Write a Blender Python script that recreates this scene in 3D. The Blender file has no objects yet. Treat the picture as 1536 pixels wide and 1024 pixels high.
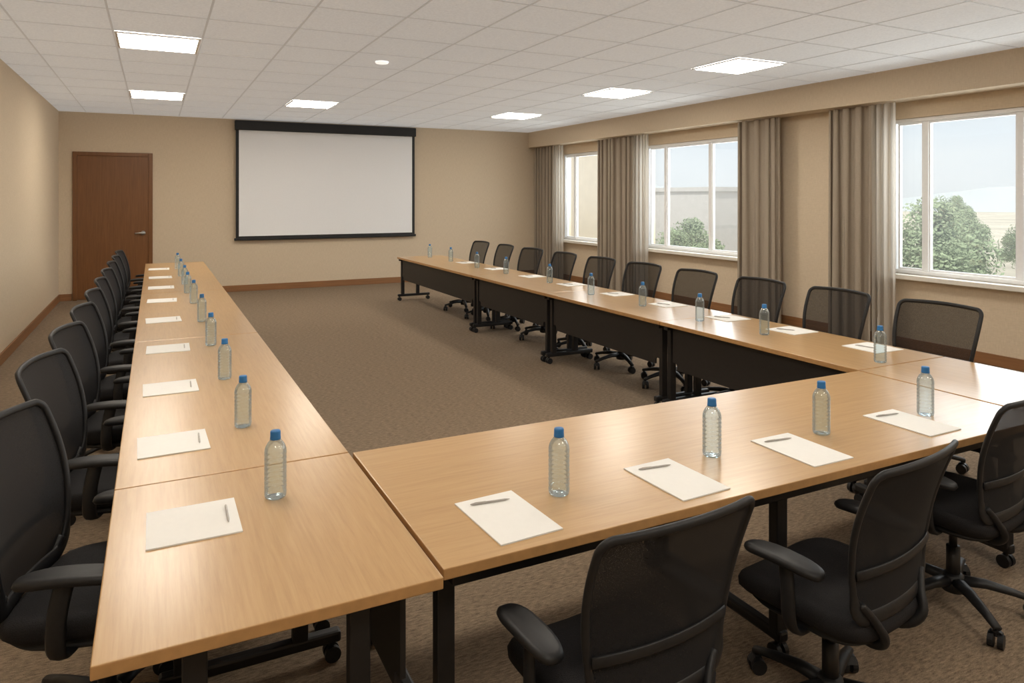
import bpy, bmesh, math, random
from mathutils import Vector, Matrix
random.seed(7)
scene = bpy.context.scene
COL = scene.collection
H = 2.99; CAMZ = 1.633; ZT = 0.69

# ------------------------------------------------------------------ materials
def new_mat(name):
    m = bpy.data.materials.new(name); m.use_nodes = True
    nt = m.node_tree; b = nt.nodes["Principled BSDF"]
    return m, nt, b
def N(nt, t, **kw):
    n = nt.nodes.new(t)
    for k, v in kw.items(): setattr(n, k, v)
    return n
def simple(name, col, rough=0.5, metal=0.0, spec=0.5, noise=0.0, nscale=40, bump=0.0, emis=None):
    m, nt, b = new_mat(name)
    b.inputs["Roughness"].default_value = rough
    b.inputs["Metallic"].default_value = metal
    b.inputs["Specular IOR Level"].default_value = spec
    tc = N(nt, "ShaderNodeTexCoord"); nz = N(nt, "ShaderNodeTexNoise")
    nz.inputs["Scale"].default_value = nscale; nz.inputs["Detail"].default_value = 4
    nt.links.new(tc.outputs["Object"], nz.inputs["Vector"])
    r = N(nt, "ShaderNodeValToRGB")
    c0 = [max(0, c*(1-noise)) for c in col]; c1 = [min(1, c*(1+noise)) for c in col]
    r.color_ramp.elements[0].color = (*c0, 1); r.color_ramp.elements[1].color = (*c1, 1)
    r.color_ramp.elements[0].position = .3; r.color_ramp.elements[1].position = .7
    nt.links.new(nz.outputs["Fac"], r.inputs["Fac"]); nt.links.new(r.outputs["Color"], b.inputs["Base Color"])
    if bump > 0:
        bp = N(nt, "ShaderNodeBump"); bp.inputs["Strength"].default_value = bump; bp.inputs["Distance"].default_value = .01
        nt.links.new(nz.outputs["Fac"], bp.inputs["Height"]); nt.links.new(bp.outputs["Normal"], b.inputs["Normal"])
    if emis:
        b.inputs["Emission Color"].default_value = (*emis[0], 1); b.inputs["Emission Strength"].default_value = emis[1]
    return m
def grain(name, c0, c1, c2, axis, rough, fine=1.0, spec=.5, coat=0):
    m, nt, b = new_mat(name)
    tc = N(nt, "ShaderNodeTexCoord"); mp = N(nt, "ShaderNodeMapping")
    s = [85*fine]*3; s[axis] = 4.0*fine
    mp.inputs["Scale"].default_value = s
    nz = N(nt, "ShaderNodeTexNoise"); nz.inputs["Scale"].default_value = 1.0; nz.inputs["Detail"].default_value = 8
    nz.inputs["Roughness"].default_value = .68; nz.inputs["Distortion"].default_value = .4
    nt.links.new(tc.outputs["Object"], mp.inputs["Vector"]); nt.links.new(mp.outputs["Vector"], nz.inputs["Vector"])
    r = N(nt, "ShaderNodeValToRGB"); e = r.color_ramp.elements
    e[0].position = .28; e[0].color = (*c0, 1); e[1].position = .75; e[1].color = (*c2, 1)
    k = e.new(.5); k.color = (*c1, 1)
    nt.links.new(nz.outputs["Fac"], r.inputs["Fac"])
    mp2 = N(nt, "ShaderNodeMapping"); s2 = [9*fine]*3; s2[axis] = .5*fine; mp2.inputs["Scale"].default_value = s2
    n2 = N(nt, "ShaderNodeTexNoise"); n2.inputs["Scale"].default_value = 1; n2.inputs["Detail"].default_value = 3
    nt.links.new(tc.outputs["Object"], mp2.inputs["Vector"]); nt.links.new(mp2.outputs["Vector"], n2.inputs["Vector"])
    mr = N(nt, "ShaderNodeMapRange"); mr.inputs[3].default_value = .96; mr.inputs[4].default_value = 1.04
    nt.links.new(n2.outputs["Fac"], mr.inputs[0])
    mx = N(nt, "ShaderNodeVectorMath", operation='SCALE')
    nt.links.new(r.outputs["Color"], mx.inputs[0]); nt.links.new(mr.outputs[0], mx.inputs["Scale"])
    nt.links.new(mx.outputs[0], b.inputs["Base Color"])
    b.inputs["Roughness"].default_value = rough; b.inputs["Specular IOR Level"].default_value = spec
    b.inputs["Coat Weight"].default_value = coat; b.inputs["Coat Roughness"].default_value = .22
    bp = N(nt, "ShaderNodeBump"); bp.inputs["Strength"].default_value = .04; bp.inputs["Distance"].default_value = .002
    nt.links.new(nz.outputs["Fac"], bp.inputs["Height"]); nt.links.new(bp.outputs["Normal"], b.inputs["Normal"])
    return m
OAK = ((.45,.266,.110), (.515,.315,.136), (.565,.36,.164))
M_oakY = grain("oak_laminate_lengthwise", *OAK, 1, .32, coat=.5)
M_oakX = grain("oak_laminate_crosswise", *OAK, 0, .32, coat=.5)
M_edge = simple("oak_edge_band", (.46,.255,.10), .45, noise=.08)
M_door = grain("door_walnut_veneer", (.145,.057,.016), (.182,.074,.022), (.225,.096,.031), 2, .4, .6)
M_trimwood = grain("baseboard_wood", (.22,.10,.04), (.27,.125,.05), (.32,.15,.06), 0, .45, .5)
M_trimwoodY = grain("baseboard_wood_y", (.22,.10,.04), (.27,.125,.05), (.32,.15,.06), 1, .45, .5)

def carpet():
    m, nt, b = new_mat("carpet_taupe_loop")
    tc = N(nt, "ShaderNodeTexCoord")
    def nz(sc, det, vec, rough=.5):
        mp = N(nt, "ShaderNodeMapping"); mp.inputs["Scale"].default_value = vec
        n = N(nt, "ShaderNodeTexNoise"); n.inputs["Scale"].default_value = sc; n.inputs["Detail"].default_value = det
        n.inputs["Roughness"].default_value = rough
        nt.links.new(tc.outputs["Object"], mp.inputs["Vector"]); nt.links.new(mp.outputs["Vector"], n.inputs["Vector"]); return n
    a = nz(1, 6, (28, 120, 1), .7); c = nz(260, 2, (1, 1, 1))
    mm = N(nt, "ShaderNodeMath", operation='MULTIPLY_ADD'); mm.inputs[1].default_value = .7
    nt.links.new(a.outputs["Fac"], mm.inputs[0])
    m2 = N(nt, "ShaderNodeMath", operation='MULTIPLY'); m2.inputs[1].default_value = .30
    nt.links.new(c.outputs["Fac"], m2.inputs[0]); nt.links.new(m2.outputs[0], mm.inputs[2])
    r = N(nt, "ShaderNodeValToRGB"); e = r.color_ramp.elements
    e[0].position = .38; e[0].color = (.122,.089,.060, 1); e[1].position = .62; e[1].color = (.325,.243,.168, 1)
    nt.links.new(mm.outputs[0], r.inputs["Fac"]); nt.links.new(r.outputs["Color"], b.inputs["Base Color"])
    b.inputs["Roughness"].default_value = .95; b.inputs["Specular IOR Level"].default_value = .1
    bp = N(nt, "ShaderNodeBump"); bp.inputs["Strength"].default_value = .3; bp.inputs["Distance"].default_value = .004
    nt.links.new(mm.outputs[0], bp.inputs["Height"]); nt.links.new(bp.outputs["Normal"], b.inputs["Normal"])
    return m
M_carpet = carpet()
def wallpaper():
    m, nt, b = new_mat("woven_beige_wallcovering")
    tc = N(nt, "ShaderNodeTexCoord")
    outs = []
    for vec in ((25, 25, 260), (200, 200, 14)):
        mp = N(nt, "ShaderNodeMapping"); mp.inputs["Scale"].default_value = vec
        n = N(nt, "ShaderNodeTexNoise"); n.inputs["Scale"].default_value = 1; n.inputs["Detail"].default_value = 3
        nt.links.new(tc.outputs["Object"], mp.inputs["Vector"]); nt.links.new(mp.outputs["Vector"], n.inputs["Vector"]); outs.append(n)
    ad = N(nt, "ShaderNodeMath", operation='ADD')
    nt.links.new(outs[0].outputs["Fac"], ad.inputs[0]); nt.links.new(outs[1].outputs["Fac"], ad.inputs[1])
    mr = N(nt, "ShaderNodeMapRange"); mr.inputs[1].default_value = .7; mr.inputs[2].default_value = 1.3
    nt.links.new(ad.outputs[0], mr.inputs[0])
    r = N(nt, "ShaderNodeValToRGB"); e = r.color_ramp.elements
    e[0].color = (.60,.49,.355, 1); e[1].color = (.70,.585,.44, 1)
    nt.links.new(mr.outputs[0], r.inputs["Fac"]); nt.links.new(r.outputs["Color"], b.inputs["Base Color"])
    b.inputs["Roughness"].default_value = .8; b.inputs["Specular IOR Level"].default_value = .2
    bp = N(nt, "ShaderNodeBump"); bp.inputs["Strength"].default_value = .12; bp.inputs["Distance"].default_value = .003
    nt.links.new(mr.outputs[0], bp.inputs["Height"]); nt.links.new(bp.outputs["Normal"], b.inputs["Normal"])
    return m
M_wall = wallpaper()
M_ceil = simple("mineral_fibre_ceiling_tile", (.68,.69,.69), .9, noise=.07, nscale=60, bump=.15, spec=.1, emis=((.99,.99,.985), .215))  # tiles are no lamp: faint emission added to brighten ceiling and fill the room
M_grid = simple("ceiling_grid_metal", (.58,.58,.57), .6, noise=.02, emis=((.99,.99,.985), .125))  # bars get a weaker added glow, so they stay faint against the glowing tiles
M_white = simple("white_vinyl_frame", (.88,.89,.90), .35, noise=.02)
M_sill = simple("painted_sill", (.78,.74,.67), .5, noise=.03)
M_black = simple("black_powder_coat", (.010,.009,.009), .45, noise=.15)
M_plastic = simple("black_moulded_plastic", (.012,.012,.013), .5, noise=.15, nscale=80, spec=.4)
M_fabric = simple("black_seat_fabric", (.014,.013,.014), .85, noise=.4, nscale=300, bump=.3, spec=.25)
M_panel = simple("black_modesty_panel", (.014,.012,.011), .5, noise=.1)
M_screen = simple("matte_white_screen_fabric", (.87,.88,.90), .8, noise=.01)
M_screenblack = simple("screen_black_masking", (.008,.008,.009), .6, noise=.1)
M_paper = simple("white_paper", (.84,.83,.80), .7, noise=.01)
M_pen = simple("grey_pen_barrel", (.42,.39,.36), .3, noise=.1)
M_steel = simple("brushed_steel", (.55,.53,.5), .3, metal=.9, noise=.05)
M_drape = simple("taupe_drape_fabric", (.355,.298,.236), .9, noise=.12, nscale=200, bump=.1, spec=.1)
M_cap = simple("blue_cap_plastic", (.02,.16,.42), .4, noise=.05)
def sheer():
    m, nt, b = new_mat("sheer_curtain_fabric")
    b.inputs["Base Color"].default_value = (.62,.57,.50, 1); b.inputs["Roughness"].default_value = .9
    tl = N(nt, "ShaderNodeBsdfTranslucent"); tl.inputs[0].default_value = (.70,.66,.60, 1)
    tr = N(nt, "ShaderNodeBsdfTransparent")
    nz = N(nt, "ShaderNodeTexNoise"); nz.inputs["Scale"].default_value = 300
    mr = N(nt, "ShaderNodeMapRange"); mr.inputs[3].default_value = .05; mr.inputs[4].default_value = .34
    nt.links.new(nz.outputs["Fac"], mr.inputs[0])
    m1 = N(nt, "ShaderNodeMixShader"); m1.inputs[0].default_value = .45
    m2 = N(nt, "ShaderNodeMixShader")
    nt.links.new(b.outputs[0], m1.inputs[1]); nt.links.new(tl.outputs[0], m1.inputs[2])
    nt.links.new(mr.outputs[0], m2.inputs[0]); nt.links.new(m1.outputs[0], m2.inputs[1]); nt.links.new(tr.outputs[0], m2.inputs[2])
    nt.links.new(m2.outputs[0], nt.nodes["Material Output"].inputs[0]); return m
M_sheer = sheer()
def meshmat(name, lo, hi):
    m, nt, b = new_mat(name)
    b.inputs["Base Color"].default_value = (.015,.0145,.0155, 1); b.inputs["Roughness"].default_value = .8
    b.inputs["Specular IOR Level"].default_value = .25
    tr = N(nt, "ShaderNodeBsdfTransparent")
    tc = N(nt, "ShaderNodeTexCoord"); w = N(nt, "ShaderNodeTexNoise"); w.inputs["Scale"].default_value = 450
    nt.links.new(tc.outputs["Object"], w.inputs["Vector"])
    mr = N(nt, "ShaderNodeMapRange"); mr.inputs[1].default_value = .35; mr.inputs[2].default_value = .65
    mr.inputs[3].default_value = lo; mr.inputs[4].default_value = hi
    nt.links.new(w.outputs["Fac"], mr.inputs[0])
    m2 = N(nt, "ShaderNodeMixShader")
    nt.links.new(mr.outputs[0], m2.inputs[0]); nt.links.new(b.outputs[0], m2.inputs[1]); nt.links.new(tr.outputs[0], m2.inputs[2])
    nt.links.new(m2.outputs[0], nt.nodes["Material Output"].inputs[0]); return m
M_mesh = meshmat("dense_black_woven_chair_mesh", .0, .10)
M_meshopen = meshmat("open_black_woven_chair_mesh", .15, .31)
def bottlemat():
    m, nt, b = new_mat("clear_water_bottle_plastic")
    b.inputs["Base Color"].default_value = (.70,.87,1.0, 1); b.inputs["Roughness"].default_value = .12
    tr = N(nt, "ShaderNodeBsdfTransparent"); tr.inputs[0].default_value = (.875,.96,1.0, 1)
    gl = N(nt, "ShaderNodeBsdfGlossy"); gl.inputs["Roughness"].default_value = .04
    lw = N(nt, "ShaderNodeLayerWeight"); lw.inputs["Blend"].default_value = .35
    r1 = N(nt, "ShaderNodeMapRange"); r1.inputs[1].default_value = .15; r1.inputs[2].default_value = 1.0; r1.inputs[3].default_value = .045; r1.inputs[4].default_value = .5
    nt.links.new(lw.outputs["Facing"], r1.inputs[0])
    m1 = N(nt, "ShaderNodeMixShader"); nt.links.new(r1.outputs[0], m1.inputs[0])
    nt.links.new(tr.outputs[0], m1.inputs[1]); nt.links.new(b.outputs[0], m1.inputs[2])
    fr = N(nt, "ShaderNodeFresnel"); fr.inputs[0].default_value = 1.45
    ml = N(nt, "ShaderNodeMath", operation='MULTIPLY_ADD'); ml.inputs[1].default_value = .7; ml.inputs[2].default_value = .05
    nt.links.new(fr.outputs[0], ml.inputs[0])
    m2 = N(nt, "ShaderNodeMixShader"); nt.links.new(ml.outputs[0], m2.inputs[0])
    nt.links.new(m1.outputs[0], m2.inputs[1]); nt.links.new(gl.outputs[0], m2.inputs[2])
    nt.links.new(m2.outputs[0], nt.nodes["Material Output"].inputs[0]); return m
M_bottle = bottlemat()
def glassmat():
    m, nt, b = new_mat("window_glass")
    nt.nodes.remove(b)
    tr = N(nt, "ShaderNodeBsdfTransparent"); tr.inputs[0].default_value = (.98,.99,.98, 1)
    gl = N(nt, "ShaderNodeBsdfGlossy"); gl.inputs["Roughness"].default_value = .02
    df = N(nt, "ShaderNodeBsdfTranslucent"); df.inputs[0].default_value = (.97,.98,1, 1)
    m2 = N(nt, "ShaderNodeMixShader"); m2.inputs[0].default_value = .04
    m3 = N(nt, "ShaderNodeMixShader"); m3.inputs[0].default_value = .024
    nt.links.new(tr.outputs[0], m2.inputs[1]); nt.links.new(gl.outputs[0], m2.inputs[2])
    nt.links.new(m2.outputs[0], m3.inputs[1]); nt.links.new(df.outputs[0], m3.inputs[2])
    nt.links.new(m3.outputs[0], nt.nodes["Material Output"].inputs[0]); return m
M_glass = glassmat()
def emit(name, col, s):
    m, nt, b = new_mat(name)
    b.inputs["Base Color"].default_value = (.8,.8,.8, 1)
    b.inputs["Emission Color"].default_value = (*col, 1); b.inputs["Emission Strength"].default_value = s
    return m
M_light = emit("light_panel_diffuser", (1,.92,.80), 24)

# ------------------------------------------------------------------ geometry helpers
def finish(bm, name, mat, parent=None, smooth=False, loc=None):
    me = bpy.data.meshes.new(name)
    bmesh.ops.recalc_face_normals(bm, faces=bm.faces)
    if smooth:
        for f in bm.faces: f.smooth = True
    bm.to_mesh(me); bm.free()
    mats = mat if isinstance(mat, (list, tuple)) else [mat]
    for k in mats: me.materials.append(k)
    o = bpy.data.objects.new(name, me); COL.objects.link(o)
    if parent: o.parent = parent
    if loc: o.location = loc
    return o
def abox(bm, x0, x1, y0, y1, z0, z1, bevel=0, seg=2, mi=0):
    vs = [bm.verts.new((x, y, z)) for z in (z0, z1) for y in (y0, y1) for x in (x0, x1)]
    fs = [bm.faces.new([vs[i] for i in q]) for q in ((0,2,3,1),(4,5,7,6),(0,1,5,4),(2,6,7,3),(0,4,6,2),(1,3,7,5))]
    for f in fs: f.material_index = mi
    if bevel > 0:
        es = list({e for f in fs for e in f.edges})
        bmesh.ops.bevel(bm, geom=es, offset=bevel, segments=seg, affect='EDGES', profile=.5)
def box(name, x0, x1, y0, y1, z0, z1, mat, parent=None, bevel=0, smooth=False):
    bm = bmesh.new(); abox(bm, x0, x1, y0, y1, z0, z1, bevel); return finish(bm, name, mat, parent, smooth)
def cyl(bm, p0, p1, r0, r1=None, seg=16, caps=True):
    r1 = r0 if r1 is None else r1
    p0 = Vector(p0); p1 = Vector(p1); d = (p1-p0).normalized()
    a = d.orthogonal().normalized(); b = d.cross(a)
    R = []
    for p, r in ((p0, r0), (p1, r1)):
        R.append([bm.verts.new(p+a*math.cos(t)*r+b*math.sin(t)*r) for t in [2*math.pi*i/seg for i in range(seg)]])
    for i in range(seg):
        j = (i+1) % seg; bm.faces.new((R[0][i], R[0][j], R[1][j], R[1][i]))
    if caps: bm.faces.new(R[0][::-1]); bm.faces.new(R[1])
def lathe(bm, prof, seg=20, mi=0):
    R = [[bm.verts.new((r*math.cos(2*math.pi*i/seg), r*math.sin(2*math.pi*i/seg), z)) for i in range(seg)] for r, z in prof]
    for k in range(len(R)-1):
        for i in range(seg):
            j = (i+1) % seg; bm.faces.new((R[k][i], R[k][j], R[k+1][j], R[k+1][i]))
    bm.faces.new(R[0][::-1]); bm.faces.new(R[-1])
def sweep(bm, pts, rad, up=(0,1,0), closed=False, seg=8):
    """elliptical tube; rad = list of (ra, rb): ra across, rb along 'up'"""
    pts = [Vector(p) for p in pts]; n = len(pts); rings = []; up = Vector(up)
    for i, p in enumerate(pts):
        a = pts[(i-1) % n] if (closed or i > 0) else p
        b = pts[(i+1) % n] if (closed or i < n-1) else p
        t = (b-a).normalized(); s = t.cross(up)
        if s.length < 1e-3: s = t.orthogonal()
        s.normalize(); u = s.cross(t).normalized()
        ra, rb = rad[i] if isinstance(rad, list) else rad
        rings.append([bm.verts.new(p+s*math.cos(2*math.pi*k/seg)*ra+u*math.sin(2*math.pi*k/seg)*rb) for k in range(seg)])
    m = n if closed else n-1
    for i in range(m):
        A, B = rings[i], rings[(i+1) % n]
        for k in range(seg):
            l = (k+1) % seg; bm.faces.new((A[k], A[l], B[l], B[k]))
    if not closed:
        bm.faces.new(rings[0][::-1]); bm.faces.new(rings[-1])
def smoothpts(P, sub=6):
    P = [Vector(p) for p in P]; out = []
    for i in range(len(P)-1):
        p0 = P[max(i-1, 0)]; p1 = P[i]; p2 = P[i+1]; p3 = P[min(i+2, len(P)-1)]
        for k in range(sub):
            t = k/sub
            out.append(.5*((2*p1)+(-p0+p2)*t+(2*p0-5*p1+4*p2-p3)*t*t+(-p0+3*p1-3*p2+p3)*t**3))
    out.append(P[-1]); return out
def sel(c, n):
    return math.copysign(abs(c)**(2/n), c)
def supersolid(bm, rings, n=4, seg=32, cx=0, cy=0, bend=None):
    """rings: (z, hx, hy)"""
    R = []
    for z, hx, hy in rings:
        L = []
        for i in range(seg):
            t = 2*math.pi*i/seg; x = sel(math.cos(t), n)*hx; y = sel(math.sin(t), n)*hy
            zz = z + (bend(x, y) if bend else 0)
            L.append(bm.verts.new((cx+x, cy+y, zz)))
        R.append(L)
    for k in range(len(R)-1):
        for i in range(seg):
            j = (i+1) % seg; bm.faces.new((R[k][i], R[k][j], R[k+1][j], R[k+1][i]))
    for L, rev in ((R[0], True), (R[-1], False)):
        z = sum(v.co.z for v in L)/seg; c = bm.verts.new((cx, cy, z))
        for i in range(seg):
            j = (i+1) % seg
            bm.faces.new((c, L[j], L[i]) if rev else (c, L[i], L[j]))
def empty(name, loc=(0,0,0), rot=0):
    e = bpy.data.objects.new(name, None); e.location = loc; e.rotation_euler = (0,0,rot); e.empty_display_size = .1
    COL.objects.link(e); return e
def tag(o, label, cat, group=None, kind=None):
    o["label"] = label; o["category"] = cat
    if group: o["group"] = group
    if kind: o["kind"] = kind
    return o
def struct(o, label, cat):
    return tag(o, label, cat, None, "structure")
def copy_tree(src, loc, rot):
    orig = {src.name} | {x.name for x in src.children_recursive}
    def rec(o, par):
        c = o.copy(); COL.objects.link(c)
        if par is not None:
            c.parent = par; c.matrix_parent_inverse = o.matrix_parent_inverse.copy()
        for ch in list(o.children):
            if ch.name in orig: rec(ch, c)
        return c
    r = rec(src, None); r.location = loc; r.rotation_euler = (0, 0, rot); return r

# ------------------------------------------------------------------ room shell
XL, XR, YB, YF = -1.35, 7.30, 13.2, -3.0
struct(box("floor", XL-.2, XR+.2, YF-.2, YB+.2, -.12, 0, M_carpet), "taupe streaked loop-pile carpet floor", "floor")
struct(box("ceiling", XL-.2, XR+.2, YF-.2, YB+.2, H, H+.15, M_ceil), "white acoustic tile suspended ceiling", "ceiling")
struct(box("wall_left", XL-.2, XL, YF-.2, YB+.2, 0, H, M_wall), "beige woven wallcovering long wall", "wall")
struct(box("wall_back", XL, XR, YB, YB+.2, 0, H, M_wall), "beige wall carrying projection screen and door", "wall")
struct(box("wall_front", XL, XR, YF-.2, YF, 0, H, M_wall), "beige end wall", "wall")
WIN = [(10.35, 12.30, [11.9]), (7.15, 9.60, [9.13, 8.10]), (2.3, 5.20, [4.81, 3.88, 2.95])]
ZS, ZTOP = .80, 2.49
bm = bmesh.new()
abox(bm, XR, XR+.2, YF-.2, YB+.2, 0, ZS); abox(bm, XR, XR+.2, YF-.2, YB+.2, ZTOP, H)
ys = [YF-.2] + [v for w in sorted(WIN) for v in w[:2]] + [YB+.2]
for i in range(0, len(ys), 2): abox(bm, XR, XR+.2, ys[i], ys[i+1], ZS, ZTOP)
struct(finish(bm, "wall_right", M_wall), "beige window wall", "wall")
for i, (a, b, ms) in enumerate(WIN):
    bm = bmesh.new(); x0, x1 = XR+.03, XR+.11; t = .045
    abox(bm, x0, x1, a, b, ZS, ZS+t, .006); abox(bm, x0, x1, a, b, ZTOP-t, ZTOP, .006)
    abox(bm, x0, x1, a, a+t, ZS+t, ZTOP-t, .006); abox(bm, x0, x1, b-t, b, ZS+t, ZTOP-t, .006)
    for m in ms: abox(bm, x0+.005, x1-.005, m-.032, m+.032, ZS+t, ZTOP-t, .006)
    e = sorted([a+t, b-t]+ms)
    for k in range(len(e)-1):
        p, q = e[k]+.025, e[k+1]-.025; s = .022; xa, xb = x0+.02, x1-.02
        abox(bm, xa, xb, p, q, ZS+t, ZS+t+s); abox(bm, xa, xb, p, q, ZTOP-t-s, ZTOP-t)
        abox(bm, xa, xb, p, p+s, ZS+t+s, ZTOP-t-s); abox(bm, xa, xb, q-s, q, ZS+t+s, ZTOP-t-s)
    w = finish(bm, "window_%d" % (i+1), M_white)
    struct(w, "white framed sliding window", "window")
    box("window_glass", XR+.066, XR+.070, a+.03, b-.03, ZS+.03, ZTOP-.03, M_glass, w)
    struct(box("trim_%d" % (i+1), XR-.10, XR+.03, a-.06, b+.06, ZS-.05, ZS, M_sill, None, .006), "painted window sill", "window sill")
struct(box("trim_4", XR-.30, XR, YF, YB, H-.32, H, M_wall), "beige boxed curtain pelmet below ceiling", "pelmet")
struct(box("baseboard_left", XL, XL+.018, YF, YB-.018, 0, .11, M_trimwoodY, None, .004), "brown wooden baseboard", "baseboard")
struct(box("baseboard_right", XR-.018, XR, YF, YB-.018, 0, .11, M_trimwoodY, None, .004), "brown wooden baseboard", "baseboard")
bm = bmesh.new(); abox(bm, -.03, XR, YB-.018, YB, 0, .11, .004); abox(bm, XL, -1.17, YB-.018, YB, 0, .11, .004)
struct(finish(bm, "baseboard_back", M_trimwood), "brown wooden baseboard", "baseboard")
# ceiling grid
GY, GX, gx, gy = 6.95, .03, .667, .72
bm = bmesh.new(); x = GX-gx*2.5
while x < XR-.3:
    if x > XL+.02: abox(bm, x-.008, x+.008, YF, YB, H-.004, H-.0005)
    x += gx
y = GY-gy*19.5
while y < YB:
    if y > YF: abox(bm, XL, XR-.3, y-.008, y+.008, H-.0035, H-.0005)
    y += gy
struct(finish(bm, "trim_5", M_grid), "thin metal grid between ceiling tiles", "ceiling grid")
# door
dr = box("door_1", -1.10, -.09, YB-.022, YB-.002, .01, 2.30, M_door, None, .003)
struct(dr, "walnut veneer flush door, closed", "door")
bm = bmesh.new(); abox(bm, -1.16, -1.10, YB-.035, YB, 0, 2.36, .004); abox(bm, -.09, -.03, YB-.035, YB, 0, 2.36, .004); abox(bm, -1.10, -.09, YB-.035, YB, 2.30, 2.36, .004)
o = finish(bm, "door_frame", M_door, dr); o["label"] = "walnut door casing"
bm = bmesh.new(); cyl(bm, (-.17, YB-.022, 1.05), (-.17, YB-.034, 1.05), .036)
cyl(bm, (-.17, YB-.034, 1.05), (-.17, YB-.075, 1.05), .013)
sweep(bm, [(-.165, YB-.075, 1.05), (-.22, YB-.078, 1.052), (-.29, YB-.072, 1.045)], [(.015,.012), (.015,.010), (.011,.008)], up=(0,1,0))
o = finish(bm, "door_handle", M_steel, dr, True); o["label"] = "steel lever handle"

# ceiling lights
def light_panel():
    root = empty("ceiling_light_panel")
    bm = bmesh.new(); a, b, c, d = .324, .302, .336, .314
    for q in ((-a, a, -c, -d), (-a, a, d, c), (-a, -b, -d, d), (b, a, -d, d)): abox(bm, *q, -.012, 0, .002)
    finish(bm, "light_frame", M_white, root)
    bm = bmesh.new(); abox(bm, -b, b, -d, d, -.009, -.001); finish(bm, "light_diffuser", M_light, root)
    return root
lp = light_panel(); spots = [(0,0),(0,5),(3,5),(8,-2),(8,1),(8,5),(0,-5),(4,-5),(8,-8),(0,-10),(4,-10),(8,-12)]
for i, (kx, ky) in enumerate(spots):
    o = lp if i == 0 else copy_tree(lp, (0,0,0), 0)
    o.location = (GX+kx*gx, GY+ky*gy, H-.006); tag(o, "square recessed ceiling light panel, glowing warm white", "ceiling light", "ceiling light panels")
bm = bmesh.new(); lathe(bm, [(.045,-.022),(.06,-.018),(.066,-.008),(.066,0)], 28)
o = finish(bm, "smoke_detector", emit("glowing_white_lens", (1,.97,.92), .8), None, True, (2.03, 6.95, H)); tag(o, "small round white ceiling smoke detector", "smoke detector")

# projection screen
ps = empty("projection_screen", (2.865, YB, 0)); tag(ps, "wall mounted white projection screen with black border and case", "projection screen")
box("screen_housing", -1.63, 1.63, -.13, -.005, 2.80, 2.965, M_screenblack, ps, .012)
box("screen_fabric", -1.565, 1.565, -.075, -.071, .96, 2.80, M_screen, ps)
bm = bmesh.new()
abox(bm, -1.615, -1.565, -.077, -.070, .93, 2.80); abox(bm, 1.565, 1.615, -.077, -.070, .93, 2.80)
abox(bm, -1.565, 1.565, -.077, -.070, .93, .96)
finish(bm, "screen_border", M_screenblack, ps)
box("screen_weight_bar", -1.64, 1.64, -.088, -.062, .885, .93, M_screenblack, ps, .008)

# ------------------------------------------------------------------ curtains
def curtain(name, y0, y1, z1, mat, label, amp=.056, pleat=.135, x=XR-.165, cat="curtain"):
    bm = bmesh.new(); n = int((y1-y0)/.005); nz = 18; ph = random.random()*6; rnd = random.Random(int(y0*100))
    npl = max(2, int(round((y1-y0)/pleat))); wd = [rnd.uniform(.55, 1.6) for _ in range(npl)]; tot = sum(wd)
    cum = [0]
    for v in wd: cum.append(cum[-1]+v/tot)
    am = [rnd.uniform(.4, 1.0) for _ in range(npl+1)]
    G = []
    for k in range(nz+1):
        t = k/nz; row = []
        for i in range(n+1):
            s = i/n; j = 0
            while j < npl-1 and s > cum[j+1]: j += 1
            f = (s-cum[j])/(cum[j+1]-cum[j]); w = 2*math.pi*(j+f)
            a = amp*(am[j]*(1-f)+am[j+1]*f)*(1-.25*t)
            yy = y0+(y1-y0)*s
            xx = x-a*math.cos(w+.25*math.sin(t*2.5+j*1.7))
            pinch = .014*math.sin(2*w)
            row.append(bm.verts.new((xx, yy+pinch+(1-t)*.015*math.sin(j*2.1+ph), .015+(z1-.015)*t)))
        G.append(row)
    for k in range(nz):
        for i in range(n): bm.faces.new((G[k][i], G[k][i+1], G[k+1][i+1], G[k+1][i]))
    o = finish(bm, name, mat, None, True)
    tag(o, label, cat, "curtains along the window wall"); return o
ZC = H-.33
for a, b in ((12.36, 13.12), (9.68, 10.76), (6.58, 7.30), (5.28, 5.84)):
    curtain("curtain", a, b, ZC, M_drape, "floor-length taupe pleated drape beside window")
for a, b in ((12.0, 12.36), (9.32, 9.68), (5.0, 5.28)):
    curtain("sheer_curtain", a, b, ZC, M_sheer, "lighter translucent sheer curtain gathered beside the drape", .045, .085, XR-.165)

# ------------------------------------------------------------------ tables
def leg(parent, lx, ly, along, posts, f0, f1):
    def P(u, v, z): return (lx+u, ly+v, z) if along == 'X' else (lx+v, ly+u, z)
    bm = bmesh.new()
    for p in posts:
        c = P(p, 0, 0); abox(bm, c[0]-.026, c[0]+.026, c[1]-.02, c[1]+.02, .09, ZT-.055, .004)
    a = P(f0, -.022, 0); b = P(f1, .022, 0)
    abox(bm, min(a[0],b[0]), max(a[0],b[0]), min(a[1],b[1]), max(a[1],b[1]), .065, .105, .01)
    abox(bm, min(a[0],b[0])+.02, max(a[0],b[0])-.02, min(a[1],b[1]), max(a[1],b[1]), ZT-.062, ZT-.031, .004)
    o = finish(bm, "leg", M_black, parent)
    for u in (f0+.03, f1-.03):
        bm = bmesh.new(); c = P(u, 0, 0)
        cyl(bm, (c[0], c[1], .07), (c[0], c[1], .045), .011)
        for s in (-.016, .016):
            q0 = P(u, s-.009, .028); q1 = P(u, s+.009, .028)
            cyl(bm, q0, q1, .028, seg=18)
        finish(bm, "caster", M_plastic, o, False)
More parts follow.
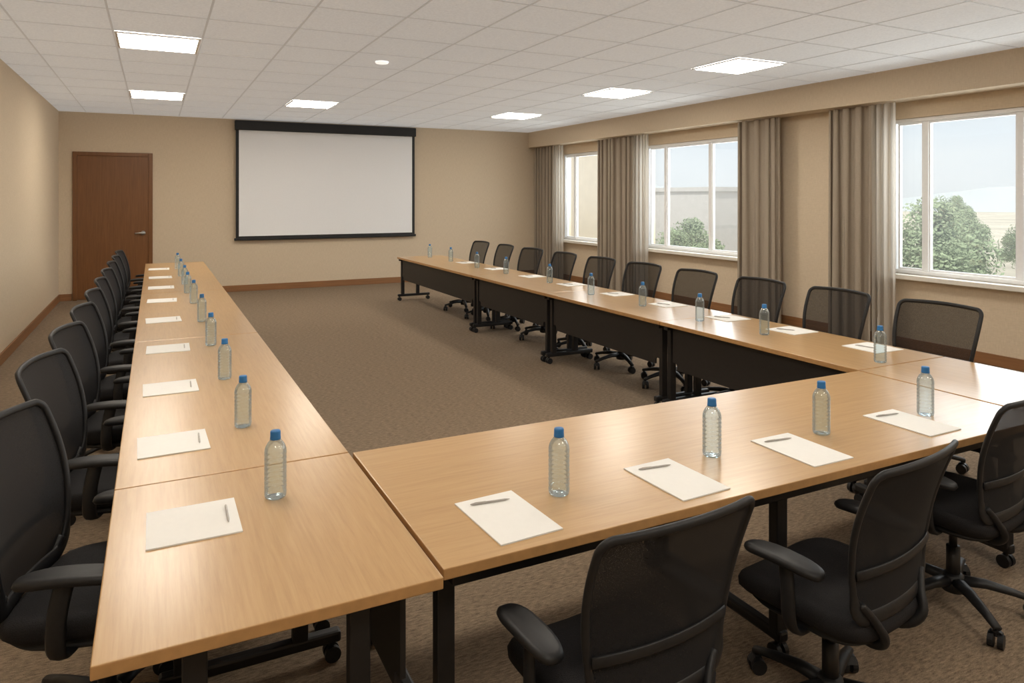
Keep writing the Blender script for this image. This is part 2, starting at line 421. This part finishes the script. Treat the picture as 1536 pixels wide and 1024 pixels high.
def table(x0, x1, y0, y1, grain_m, legs, panel=None, rails=(), label="", group="conference tables in a U shape"):
    root = empty("conference_table", ((x0+x1)/2, (y0+y1)/2, 0)); cx, cy = root.location.x, root.location.y
    g = .0032; hx, hy = (x1-x0)/2-g, (y1-y0)/2-g
    bm = bmesh.new(); abox(bm, -hx, hx, -hy, hy, ZT-.030, ZT, .003, 2)
    for f in bm.faces:
        f.material_index = 0 if f.calc_center_median().z > ZT-.001 else 1
    o = finish(bm, "tabletop", [grain_m, M_edge], root); o["label"] = "light oak laminate tabletop"
    for (lx, ly, al, posts, f0, f1) in legs: leg(root, lx-cx, ly-cy, al, posts, f0, f1)
    if panel:
        px0, px1, py0, py1, z0, z1 = panel
        bm = bmesh.new(); abox(bm, px0-cx, px1-cx, py0-cy, py1-cy, z0, z1)
        ax = 0 if (px1-px0) < (py1-py0) else 1
        low = [e for e in bm.edges if all(abs(v.co.z-z0) < 1e-5 for v in e.verts) and abs(e.verts[0].co[ax]-e.verts[1].co[ax]) > 1e-5]
        bmesh.ops.bevel(bm, geom=low, offset=.05, segments=5, affect='EDGES')
        finish(bm, "modesty_panel", M_panel, root)
    for r in rails:
        box("frame_rail", r[0]-cx, r[1]-cx, r[2]-cy, r[3]-cy, r[4], r[5], M_black, root, .004)
    tag(root, label, "table", group); return root
LX0, LX1 = -.12, .645
ls = [1.655, 2.63, 5.25, 7.85, 11.4]
for i in range(4):
    a, b = ls[i], ls[i+1]
    legs = []
    for y in (a+.09, b-.09):
        legs.append((LX0, y, 'X', (.20, .57), .13, .71))
    table(LX0, LX1, a, b, M_oakY, legs, (LX1-.075, LX1-.06, a+.13, b-.13, .33, ZT-.05),
          [(LX0+.08, LX0+.11, a+.07, b-.07, ZT-.065, ZT-.031), (LX1-.13, LX1-.10, a+.07, b-.07, ZT-.065, ZT-.031)],
          "light oak folding conference table with black legs" if i else "short light oak table at the open corner of the row")
RX0, RX1 = 3.435, 4.19
rs = [1.69, 2.63, 4.35, 6.15, 7.95, 10.93]
for i in range(5):
    a, b = rs[i], rs[i+1]
    legs = [(RX0, y, 'X', (.08, .33), .0, .53) for y in (a+.05, b-.05)]
    table(RX0, RX1, a, b, M_oakY, legs, None if i == 0 else (RX0+.065, RX0+.080, a+.08, b-.08, .335, ZT-.05),
          [(RX0+.12, RX0+.16, a+.07, b-.07, ZT-.085, ZT-.031), (RX1-.12, RX1-.09, a+.07, b-.07, ZT-.065, ZT-.031)],
          "light oak folding conference table with black modesty panel" if i else "light oak corner table joining the window row")
CX0, CX1, CY0, CY1 = .652, 3.428, 1.69, 2.625
table(CX0, CX1, CY0, CY1, M_oakX,
      [(x, CY0, 'Y', (.15, .80), .12, .90) for x in (CX0+.06, 1.98, CX1-.06)],
      (CX0+.12, CX1-.12, CY1-.075, CY1-.06, .345, ZT-.05),
      [(CX0+.05, CX1-.05, CY0+.06, CY0+.10, ZT-.085, ZT-.031), (CX0+.05, CX1-.05, CY1-.135, CY1-.10, ZT-.075, ZT-.031)],
      "wide light oak table joining the two rows")

# ------------------------------------------------------------------ office chair (faces +Y)
def make_chair():
    root = empty("office_chair")
    bm = bmesh.new()
    bend = lambda x, y: -.035*max(0, (y-.10)/.15)**2 + .02*(abs(x)/.25)**2 - 0.012*(1 if y < 0 else 0)*abs(y)/.25
    supersolid(bm, [(.405,.20,.19),(.41,.232,.222),(.43,.25,.24),(.455,.252,.242),(.472,.243,.234),(.480,.222,.214),(.483,.15,.15),(.482,.06,.06)], 4.2, 40, 0, .01, bend)
    seat = finish(bm, "seat", M_fabric, root, True)
    bm = bmesh.new(); supersolid(bm, [(.385,.15,.14),(.392,.21,.20),(.408,.225,.215)], 4, 32, 0, 0)
    finish(bm, "seat_pan", M_plastic, seat, True)
    Z0, Z1, RC = .49, .975, .036
    def hw(z):
        t = (z-Z0)/(Z1-Z0)
        return .200+.055*math.sin(min(1, max(0, t))*math.pi*.58)
    def bp(x, z):
        t = (z-Z0)/(Z1-Z0)
        return -.225 - .105*t + .030*math.sin(max(0, min(1, t))*math.pi) + .60*x*x
    def edge(z):
        w = hw(z)
        for d, rc in ((Z1-z, RC), (z-Z0, RC*1.5)):
            if d < rc:
                w = min(w, hw(z)-rc+math.sqrt(max(0, rc*rc-(rc-max(d,0))**2)))
        return w
    zs = []
    for i in range(9): zs.append(Z0+RC*1.5*(1-math.cos(i/8*math.pi/2)))
    for i in range(1, 16): zs.append(Z0+RC*1.5+(Z1-Z0-RC*2.5)*i/16)
    for i in range(9): zs.append(Z1-RC+RC*math.sin(i/8*math.pi/2))
    right = [(edge(z), z) for z in zs]
    wt = edge(Z1); wb = edge(Z0)
    top = [(wt*(1-2*i/14), Z1+.006*math.sin(math.pi*i/14)) for i in range(1, 14)]
    left = [(-x, z) for x, z in reversed(right)]
    bot = [(-wb*(1-2*i/12), Z0) for i in range(1, 12)]
    loop2 = right+top+left+bot
    loop = [(x, bp(x, z), z) for x, z in loop2]
    bm = bmesh.new(); rad = [(.012 + (.014 if p[2] < .58 else 0)*(1 if p[2] < .54 else (.58-p[2])/.04), .010) for p in loop]
    sweep(bm, loop, rad, up=(0,1,0), closed=True, seg=10)
    back = finish(bm, "backrest", M_plastic, root, True)
    bm = bmesh.new(); R = []; nc = 16
    for z in zs:
        w = edge(z)
        R.append([bm.verts.new((s*w, bp(s*w, z)-.003, z)) for s in [2*i/nc-1 for i in range(nc+1)]])
    for j in range(len(zs)-1):
        for i in range(nc): bm.faces.new((R[j][i], R[j][i+1], R[j+1][i+1], R[j+1][i]))
    finish(bm, "backrest_mesh", M_mesh, back, True)
    bm = bmesh.new()
    P = [(x, bp(x, .64)-.012, .64) for x in [-.225+.45*i/12 for i in range(13)]]
    sweep(bm, P, [(.016,.004)]*13, up=(0,1,0)); finish(bm, "lumbar_support", M_plastic, back, True)
    bm = bmesh.new()
    for s in (-1, 1):
        P = smoothpts([(s*.05,-.05,.375),(s*.09,-.19,.38),(s*.12,-.245,.43),(s*.15,-.225,.49),(s*.19,-.205,.54)], 5)
        sweep(bm, P, [(.016,.012)]*len(P), up=(1,0,0))
    finish(bm, "backrest_bracket", M_plastic, back, True)
    for s in (-1, 1):
        bm = bmesh.new(); supersolid(bm, [(.614,.030,.115),(.618,.042,.132),(.628,.046,.138),(.638,.043,.134),(.643,.030,.12)], 3, 28, s*.275, .0, lambda x, y: -.010*(abs(y)/.13)**2)
        arm = finish(bm, "armrest", M_plastic, root, True)
        bm = bmesh.new()
        P = smoothpts([(s*.12,-.02,.392),(s*.24,-.03,.395),(s*.285,-.03,.44),(s*.288,-.025,.53),(s*.276,-.01,.617)], 5)
        sweep(bm, P, [(.011,.026)]*len(P), up=(0,1,0)); finish(bm, "armrest_post", M_plastic, arm, True)
    bm = bmesh.new(); abox(bm, -.075, .075, -.12, .10, .345, .392, .015); finish(bm, "tilt_mechanism", M_plastic, root)
    bm = bmesh.new(); cyl(bm, (0,0,.10), (0,0,.26), .027, seg=20); cyl(bm, (0,0,.26), (0,0,.36), .016, seg=20)
    finish(bm, "gas_column", M_black, root, True)
    bm = bmesh.new(); lathe(bm, [(.030,.065),(.045,.07),(.05,.10),(.042,.135),(.03,.145)], 24)
    for k in range(5):
        a = 2*math.pi*k/5+math.pi/2; c, s_ = math.cos(a), math.sin(a)
        P = [(c*r, s_*r, z) for r, z in ((.03,.115),(.12,.115),(.22,.098),(.30,.078))]
        sweep(bm, P, [(.030,.022),(.026,.019),(.021,.015),(.018,.012)], up=(0,0,1))
    base = finish(bm, "base", M_plastic, root, True)
    for k in range(5):
        a = 2*math.pi*k/5+math.pi/2; bm = bmesh.new()
        cyl(bm, (.29*math.cos(a), .29*math.sin(a), .075), (.29*math.cos(a), .29*math.sin(a), .045), .010, seg=10)
        b2 = a+1.0+k*.7; t = Vector((-math.sin(b2), math.cos(b2), 0)); c = Vector((.29*math.cos(a), .29*math.sin(a), .028))
        for s in (-.017, .017): cyl(bm, c+t*(s-.010), c+t*(s+.010), .028, seg=18)
        q = Vector((math.cos(b2), math.sin(b2), 0))
        sweep(bm, [c+q*.026+Vector((0,0,.012)), c+q*.012+Vector((0,0,.034)), c-q*.01+Vector((0,0,.036))], (.004,.022), up=t)
        finish(bm, "caster", M_plastic, base, False)
    return root
ch = make_chair(); first = True
def place_chair(x, y, rot, label, group, openmesh=False, sc=1.0):
    global first
    if first: o = ch; first = False; o.location = (x, y, 0); o.rotation_euler = (0,0,rot)
    else: o = copy_tree(ch, (x, y, 0), rot)
    o.scale = (sc, sc, sc)
    if openmesh:
        for c in o.children_recursive:
            if c.name.startswith("backrest_mesh"):
                c.material_slots[0].link = 'OBJECT'; c.material_slots[0].material = M_meshopen
    tag(o, label, "chair", group)
for i, y in enumerate((2.50, 3.44, 4.29, 5.15, 6.0, 6.86, 7.72, 8.6, 9.48, 10.33)):
    place_chair((-.13, -.135, -.13, -.125)[i] if i < 4 else -.12, y, -math.pi/2 - ((.28, .22, .20, .16)[i] if i < 4 else random.uniform(.06,.14)), "black mesh-back swivel office chair pulled up to table", "office chairs along the row by the plain wall", False, (.985, .98, .97)[i] if i < 3 else .965)
for y in (2.74, 3.48, 4.20, 4.94, 5.70, 6.46, 7.23, 8.03, 8.83, 9.63):
    place_chair(4.37-.33, y, math.pi/2 + random.uniform(-.05,.05), "black mesh-back swivel office chair tucked under table", "office chairs along the window row", True, .995)
for x, y, r in ((1.07, 1.555, .06), (1.90, 1.555, .16), (2.86, 1.76, .13)):
    place_chair(x, y, r, "black mesh-back office chair at the joining table, seen from behind", "office chairs at the joining table", False, .92)

# ------------------------------------------------------------------ bottles, pads, pens
def make_bottle():
    bm = bmesh.new()
    prof = [(.010,.004),(.026,.0),(.032,.004),(.0335,.012)]
    z = .02
    while z < .125:
        prof += [(.0338, z), (.0338, z+.003), (.0318, z+.0065), (.0338, z+.010)]; z += .0148
    prof += [(.0338,.142),(.0330,.151),(.0300,.161),(.0245,.171),(.0180,.179),(.0140,.184),(.0135,.188)]
    lathe(bm, prof, 28)
    b = finish(bm, "water_bottle", M_bottle, None, True)
    bm = bmesh.new(); pr = [(.0165,.183),(.0168,.186),(.0165,.190)]
    pr += [(.0160,.191),(.0158,.206),(.0145,.2095),(.008,.2105)]
    lathe(bm, pr, 24)
    c = finish(bm, "bottle_cap", M_cap, b, True); c["label"] = "blue screw cap"
    return b
bt = make_bottle(); fb = True
def put_bottle(x, y):
    global fb
    if fb: o = bt; fb = False; o.location = (x, y, ZT)
    else: o = copy_tree(bt, (x, y, ZT), random.random()*6)
    tag(o, "clear plastic water bottle with blue cap on table", "bottle", "water bottles on the tables")
for x, y in ((.34,2.34),(.325,3.12),(.325,3.98),(.32,4.92),(.32,5.9),(.31,6.94),(.29,7.72),(.29,8.5),(.28,9.4),(.27,10.4),
             (3.71,2.70),(3.745,3.60),(3.72,4.22),(3.785,5.02),(3.78,5.83),(3.9,6.85),(3.88,7.9),(3.88,8.79),(3.9,9.79),(3.87,10.6),
             (1.15,1.96),(1.82,2.0),(2.38,1.99),(2.99,1.96)): put_bottle(x, y)
def make_pad():
    bm = bmesh.new()
    for i in range(4): 
        d = .0004*((i*7) % 3); abox(bm, -.122+d, .122-d, -.125+d, .125-d, i*.001, (i+1)*.001-.0001)
    return finish(bm, "notepad", M_paper)
def make_pen():
    bm = bmesh.new(); pts = [(0,-.066,.0036),(0,-.058,.0036),(0,-.050,.0036),(0,.048,.0036),(0,.056,.0036),(0,.061,.0036)]
    sweep(bm, pts, [(.0008,.0008),(.0022,.0022),(.0033,.0033),(.0033,.0033),(.0027,.0027),(.0016,.0016)], up=(0,0,1), seg=12)
    p = finish(bm, "pen", M_pen, None, True)
    c = box("pen_clip", -.0012, .0012, .012, .048, .0068, .008, M_steel, p); c["label"] = "steel pocket clip"
    return p
pad = make_pad(); pen = make_pen(); fp = True
def put_pad(x, y, rot, pscale, px, py, prot, seen_pen=True):
    global fp
    if fp: a, b = pad, pen; fp = False
    else: a = pad.copy(); COL.objects.link(a); b = copy_tree(pen, (0,0,0), 0)
    a.location = (x, y, ZT); a.rotation_euler = (0,0,rot); a.scale = (*pscale, 1)
    tag(a, "blank white paper notepad on the table", "notepad", "notepads on the tables")
    b.location = (x+px, y+py, ZT+.0039); b.rotation_euler = (0,0,prot)
    tag(b, "slim grey ballpoint pen lying on notepad", "pen", "pens on the notepads")
for x, y in ((.10,2.26),(.063,3.02),(.07,3.91),(.075,4.93),(.06,6.1),(.06,7.25),(.06,8.3),(.06,9.35),(.05,10.45)):
    put_pad(x, y, random.uniform(-.03,.03), (1, 1), .092, .01, -.02)
for x, y in ((4.02,2.98),(4.03,3.62),(4.0,4.22),(4.03,4.98),(4.03,5.75),(4.03,6.6),(4.03,7.5),(4.03,8.5),(4.03,9.5)):
    put_pad(x, y, random.uniform(-.06,.06), (1, 1), -.03, .03, random.uniform(.2,.6))
for x, y in ((.93,1.89),(1.56,1.89),(2.16,1.90),(2.83,1.92)):
    put_pad(x, y, random.uniform(-.02,.05), (.82, 1.2), -.01, .10, 1.45)

# ------------------------------------------------------------------ outside
M_ground = simple("dry_field_ground", (.52,.48,.39), .95, noise=.2, nscale=.12)
M_leaf = simple("tree_foliage", (.30,.37,.23), .9, noise=.3, nscale=3, spec=.1)
M_bark = simple("tree_bark", (.25,.22,.18), .9, noise=.2)
M_bld = simple("beige_render_facade", (.70,.60,.46), .8, noise=.04, nscale=3)
M_bld2 = simple("grey_render_facade", (.48,.46,.44), .8, noise=.05, nscale=3)
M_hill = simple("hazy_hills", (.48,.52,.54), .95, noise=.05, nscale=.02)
M_dark = simple("dark_window_glass", (.36,.37,.38), .4, noise=.1)
gz = -3.6
struct(box("ground", XR+.5, 400, -150, 500, gz-.5, gz, M_ground), "dry pale field stretching beyond the building", "ground")
def tree_master():
    root = empty("tree"); bm = bmesh.new()
    P = smoothpts([(0,0,0),(.05,.03,1),(-.04,.05,2),(0,0,3.2)], 4); sweep(bm, P, [(.16-.008*i, .16-.008*i) for i in range(len(P))], up=(0,1,0))
    for k in range(5):
        a = k*1.256; P = [(0,0,1.6+k*.2), (math.cos(a)*.6, math.sin(a)*.6, 2.5+k*.15), (math.cos(a)*1.1, math.sin(a)*1.1, 3.2)]
        sweep(bm, P, [(.07,.07),(.05,.05),(.02,.02)], up=(0,0,1))
    finish(bm, "trunk", M_bark, root, True)
    bm = bmesh.new(); rnd = random.Random(3)
    C = [(0,0,3.4,1.2),(.9,.3,3.0,.8),(-.9,-.2,2.9,.9),(.2,-.9,2.8,.85),(-.1,.9,2.9,.9),(.3,.2,4.4,.8),(-.5,.1,4.1,.7),(.9,-.6,3.7,.6),(0,0,2.2,.9),(.8,.8,3.9,.5),(-1.2,.5,3.5,.5),(.1,-.1,4.95,.45),(1.35,0,2.5,.5),(-.6,-.9,3.6,.5)]
    for cx, cy, cz, r in C:
        for i in range(1000):
            v = Vector((rnd.gauss(0,1), rnd.gauss(0,1), rnd.gauss(0,1))).normalized()*r*(.45+rnd.random()**.8*.85)
            p = Vector((cx, cy, cz))+v; a = Vector((rnd.gauss(0,1), rnd.gauss(0,1), rnd.gauss(0,1))).normalized(); b = a.orthogonal().normalized(); s = rnd.uniform(.035,.08)
            q = [bm.verts.new(p+a*s), bm.verts.new(p+b*s*.6), bm.verts.new(p-a*s), bm.verts.new(p-b*s*.6)]; bm.faces.new(q)
    finish(bm, "canopy", M_leaf, root); return root
tm = tree_master(); T = [(20,13.0,.96,0),(34.5,21.0,.62,1),(19,23.2,.72,.5),(22.5,26.0,.78,1.6),(17.5,19.3,.62,3.0),(46,24,.7,2),(52,31,.8,.7),(60,37,.8,1.9),(75,62,1.0,.2),(55,50,.9,2.2),(90,55,1,.9)]
for i, (x, y, s, r) in enumerate(T):
    o = tm if i == 0 else copy_tree(tm, (0,0,0), 0)
    o.location = (x, y, gz); o.rotation_euler = (0,0,r); o.scale = (s*1.1, s*1.1, s)
    tag(o, "leafy green tree standing outside the windows", "tree", "trees outside the windows")
def building(name, x0, x1, y0, y1, z1, mat, label, rows):
    bm = bmesh.new(); abox(bm, x0, x1, y0, y1, gz, z1, 0); abox(bm, x0-.15, x1+.15, y0-.15, y1+.15, z1, z1+.25)
    o = finish(bm, name, mat); bm = bmesh.new()
    for z in rows:
        y = y0+1
        while y < y1-1.5:
            abox(bm, x0-.03, x0+.02, y, y+1.1, z, z+1.3); y += 2.6
    if rows: finish(bm, "facade_windows", M_dark, o)
    else: bm.free()
    tag(o, label, "building"); return o
building("building", 13.4, 15.6, 22.3, 31, 5.6, M_bld, "beige rendered building outside", (4.0,))
building("building", 29, 33, 32, 42, 2.0, M_bld2, "low grey building behind trees outside", ())
bm = bmesh.new(); prev = None; rnd = random.Random(5)
for i in range(90):
    a = math.radians(-20+i*1.6); R0 = 330; hgt = 8+2.2*math.sin(i*.31)+1.3*math.sin(i*.83+1)+rnd.uniform(-.3,.3)
    x, y = R0*math.cos(a), R0*math.sin(a)
    c = [bm.verts.new((x*.93, y*.93, gz)), bm.verts.new((x, y, gz+hgt)), bm.verts.new((x*1.08, y*1.08, gz))]
    if prev:
        for k in range(2): bm.faces.new((prev[k], c[k], c[k+1], prev[k+1]))
    prev = c
hl = finish(bm, "hills", M_hill, None, True); tag(hl, "hazy distant low hills on the horizon", "hills", None, "stuff")

# ------------------------------------------------------------------ world + sun
w = bpy.data.worlds.new("world"); scene.world = w; w.use_nodes = True; nt = w.node_tree; bg = nt.nodes["Background"]
tc = N(nt, "ShaderNodeTexCoord"); sp = N(nt, "ShaderNodeSeparateXYZ"); r = N(nt, "ShaderNodeValToRGB")
nt.links.new(tc.outputs["Generated"], sp.inputs[0]); nt.links.new(sp.outputs["Z"], r.inputs["Fac"])
e = r.color_ramp.elements; e[0].position = 0; e[0].color = (.61,.64,.66,1); e[1].position = .14; e[1].color = (.53,.61,.69,1)
k = e.new(.45); k.color = (1.0,1.0,1.0,1)
nz = N(nt, "ShaderNodeTexNoise"); nz.inputs["Scale"].default_value = 2.2; nz.inputs["Detail"].default_value = 6
mp = N(nt, "ShaderNodeMapping"); mp.inputs["Scale"].default_value = (1,1,4); nt.links.new(tc.outputs["Generated"], mp.inputs[0]); nt.links.new(mp.outputs[0], nz.inputs["Vector"])
mr = N(nt, "ShaderNodeMapRange"); mr.inputs[1].default_value = .4; mr.inputs[2].default_value = .65; mr.inputs[4].default_value = .8; nt.links.new(nz.outputs["Fac"], mr.inputs[0])
mx = N(nt, "ShaderNodeMix", data_type='RGBA'); nt.links.new(mr.outputs[0], mx.inputs[0]); nt.links.new(r.outputs["Color"], mx.inputs[6]); mx.inputs[7].default_value = (.66,.68,.69,1)
nt.links.new(mx.outputs[2], bg.inputs["Color"]); bg.inputs["Strength"].default_value = 1.22
sun = bpy.data.lights.new("sun", 'SUN'); sun.energy = 2.8; sun.angle = .05; sun.color = (1,.96,.9)
so = bpy.data.objects.new("sun", sun); COL.objects.link(so); so.rotation_euler = Vector((.55,.25,-.75)).to_track_quat('-Z', 'Y').to_euler()
for a, b, ms in WIN:
    l = bpy.data.lights.new("window_daylight", 'AREA'); l.shape = 'RECTANGLE'; l.size = ZTOP-ZS; l.size_y = b-a
    l.energy = 28*(b-a); l.color = (.90,.95,1.0)
    lo = bpy.data.objects.new("window_daylight", l); COL.objects.link(lo); lo.location = (XR+.45, (a+b)/2, (ZS+ZTOP)/2+.35)
    lo.rotation_euler = (0, math.radians(72), 0)
    l2 = bpy.data.lights.new("window_portal", 'AREA'); l2.shape = 'RECTANGLE'; l2.size = ZTOP-ZS; l2.size_y = b-a; l2.cycles.is_portal = True
    lo = bpy.data.objects.new("window_portal", l2); COL.objects.link(lo); lo.location = (XR+.15, (a+b)/2, (ZS+ZTOP)/2)
    lo.rotation_euler = (0, math.radians(90), 0)

# ------------------------------------------------------------------ camera
cam = bpy.data.cameras.new("camera"); co = bpy.data.objects.new("camera", cam); COL.objects.link(co)
co.location = (0, 0, CAMZ); co.rotation_euler = (math.radians(90), 0, -math.radians(26.63))
cam.sensor_width = 36; cam.lens = 25.05; cam.shift_y = -216/1536; cam.clip_start = .02; cam.clip_end = 2000
scene.camera = co
scene.view_settings.view_transform = 'Standard'; scene.view_settings.look = 'None'
